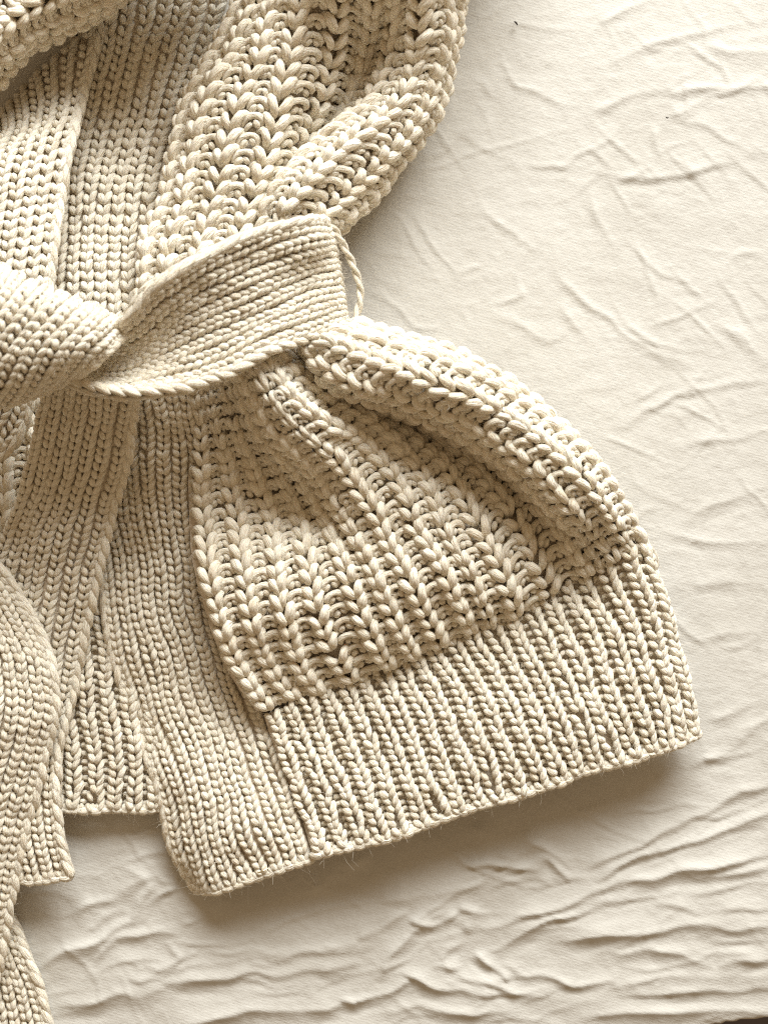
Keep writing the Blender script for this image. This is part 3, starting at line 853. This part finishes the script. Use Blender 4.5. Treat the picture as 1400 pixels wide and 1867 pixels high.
stockinette('belt_end', [
    [(-200,1010,84),(-130,1000,95),(-60,1005,99),(0,1030,86)],
    [(-150,1110,77),(-80,1105,88),(-10,1105,93),(57,1120,81)],
    [(-115,1210,91),(-40,1215,103),(40,1220,105),(97,1222,91)],
    [(-110,1290,95),(-35,1295,110),(45,1300,110),(103,1290,93)],
    [(-125,1400,89),(-55,1405,102),(20,1405,100),(77,1398,84)],
    [(-165,1560,75),(-95,1560,88),(-20,1560,86),(37,1555,70)],
    [(-215,1740,55),(-145,1745,64),(-70,1750,62),(0,1745,48)],
    [(-245,1880,40),(-175,1885,45),(-100,1890,45),(-32,1880,35)]], belt, 'belt', rows=True, pitch=23.5, row=15.5, r=5.7, edge=(1,))
stockinette('belt_end', [
    [(-120,1640,25),(-60,1645,26),(15,1665,24)],
    [(-100,1720,24),(-30,1720,26),(42,1715,22)],
    [(-75,1800,22),(0,1800,24),(72,1800,20)],
    [(-55,1890,20),(20,1890,22),(93,1885,18)]], belt, 'belt', rows=True, pitch=23.5, row=15.5, edge=(1,))

# ------------------------------------------------------------------ loose fibres
def fuzz(thing_obj, key, count, base_len=3.0, shape=1.6, curl=0.45):
    C = np.concatenate([a[0] for a in FUZZ[key]]); R = np.concatenate([a[1] for a in FUZZ[key]])
    Nn = np.concatenate([a[2] for a in FUZZ[key]])
    i = rng.integers(0, len(C), count)
    n = Nn[i]; p = C[i]; r = R[i]
    rd = rng.normal(0, 1, (count, 3)); rd /= np.linalg.norm(rd, axis=1, keepdims=True)
    rd2 = rng.normal(0, 1, (count, 3))
    d = n * rng.uniform(0.2, 1.0, (count, 1)) + rd * 0.9; d /= np.linalg.norm(d, axis=1, keepdims=True)
    base = p + d * (r * 0.9)[:, None]
    ln = np.minimum(rng.gamma(shape, 3.4, count) + base_len, 9.5)[:, None] * PX
    rd3 = rng.normal(0, 1, (count, 3))
    K = 4
    t = np.linspace(0, 1, K)
    pts = np.stack([base + d * ln * q + rd2 * ln * curl * q * q + rd3 * ln * 0.16 * np.sin(q * 6.3) for q in t], 1)
    side = np.cross(d, rng.normal(0, 1, (count, 3))); side /= np.linalg.norm(side, axis=1, keepdims=True)
    w = (rng.uniform(0.16, 0.30, count) * PX)[:, None, None] * (1 - 0.6 * t)[None, :, None]
    A = pts + side[:, None] * w; Bv = pts - side[:, None] * w
    V = np.stack([A, Bv], 2).reshape(-1, 3)
    m = np.arange(count)[:, None]; k = np.arange(K - 1)[None]
    q = (m * K + k) * 2
    F = np.stack([q, q + 1, q + 3, q + 2], -1).reshape(-1, 4)
    o = link_mesh('wool_fuzz', V, F, MAT_FUZZ, thing_obj)
    o['kind'] = 'stuff'
fuzz(card, 'cardigan', 66000, 2.5, 1.2, 1.1)
fuzz(belt, 'belt', 22000, 2.5, 1.2, 1.1)

# ------------------------------------------------------------------ specks and the little wire
def speck(pts, r, label, mat, name, cat):
    g = unproject(pts)
    c = np.r_[0, np.cumsum(np.linalg.norm(np.diff(g, axis=0), axis=1))]
    C = hermite(g, c, np.linspace(0, c[-1], 12))[None]
    t = np.linspace(0, 1, 12)
    v, f, y, tt = sweep(C, (r * PX * (0.4 + 0.6 * np.sin(np.pi * t)))[None], np.broadcast_to([0, 0, 1.0], C.shape), 8)
    o = link_mesh(name, v, f, mat)
    o['label'] = label; o['category'] = cat
speck([(937,39,7),(941,42,9),(943,46,8)], 1.7, 'tiny dark lint speck on the sheet right of the folded ribbed panel', MAT_LINT_AND_SHADE, 'lint', 'lint')
speck([(1213,213,8),(1216,215,9),(1218,214,8)], 1.2, 'tiny brown lint speck on the sheet among the upper right creases', MAT_LINT_AND_SHADE, 'lint', 'lint')
speck([(468,1592,84),(478,1589,90),(489,1583,86)], 1.5, 'thin pale gold wire poking out of the cast-on hem edge', MAT_METAL, 'wire', 'wire')
speck([(387,1620,52),(389,1623,54),(391,1626,52)], 2.0, 'dark speck standing in for the shade of a small hole at the corner of the plain front band hem', MAT_LINT_AND_SHADE, 'lint', 'lint')  # not lint: a hole in the knit edge, its darkness painted as a speck
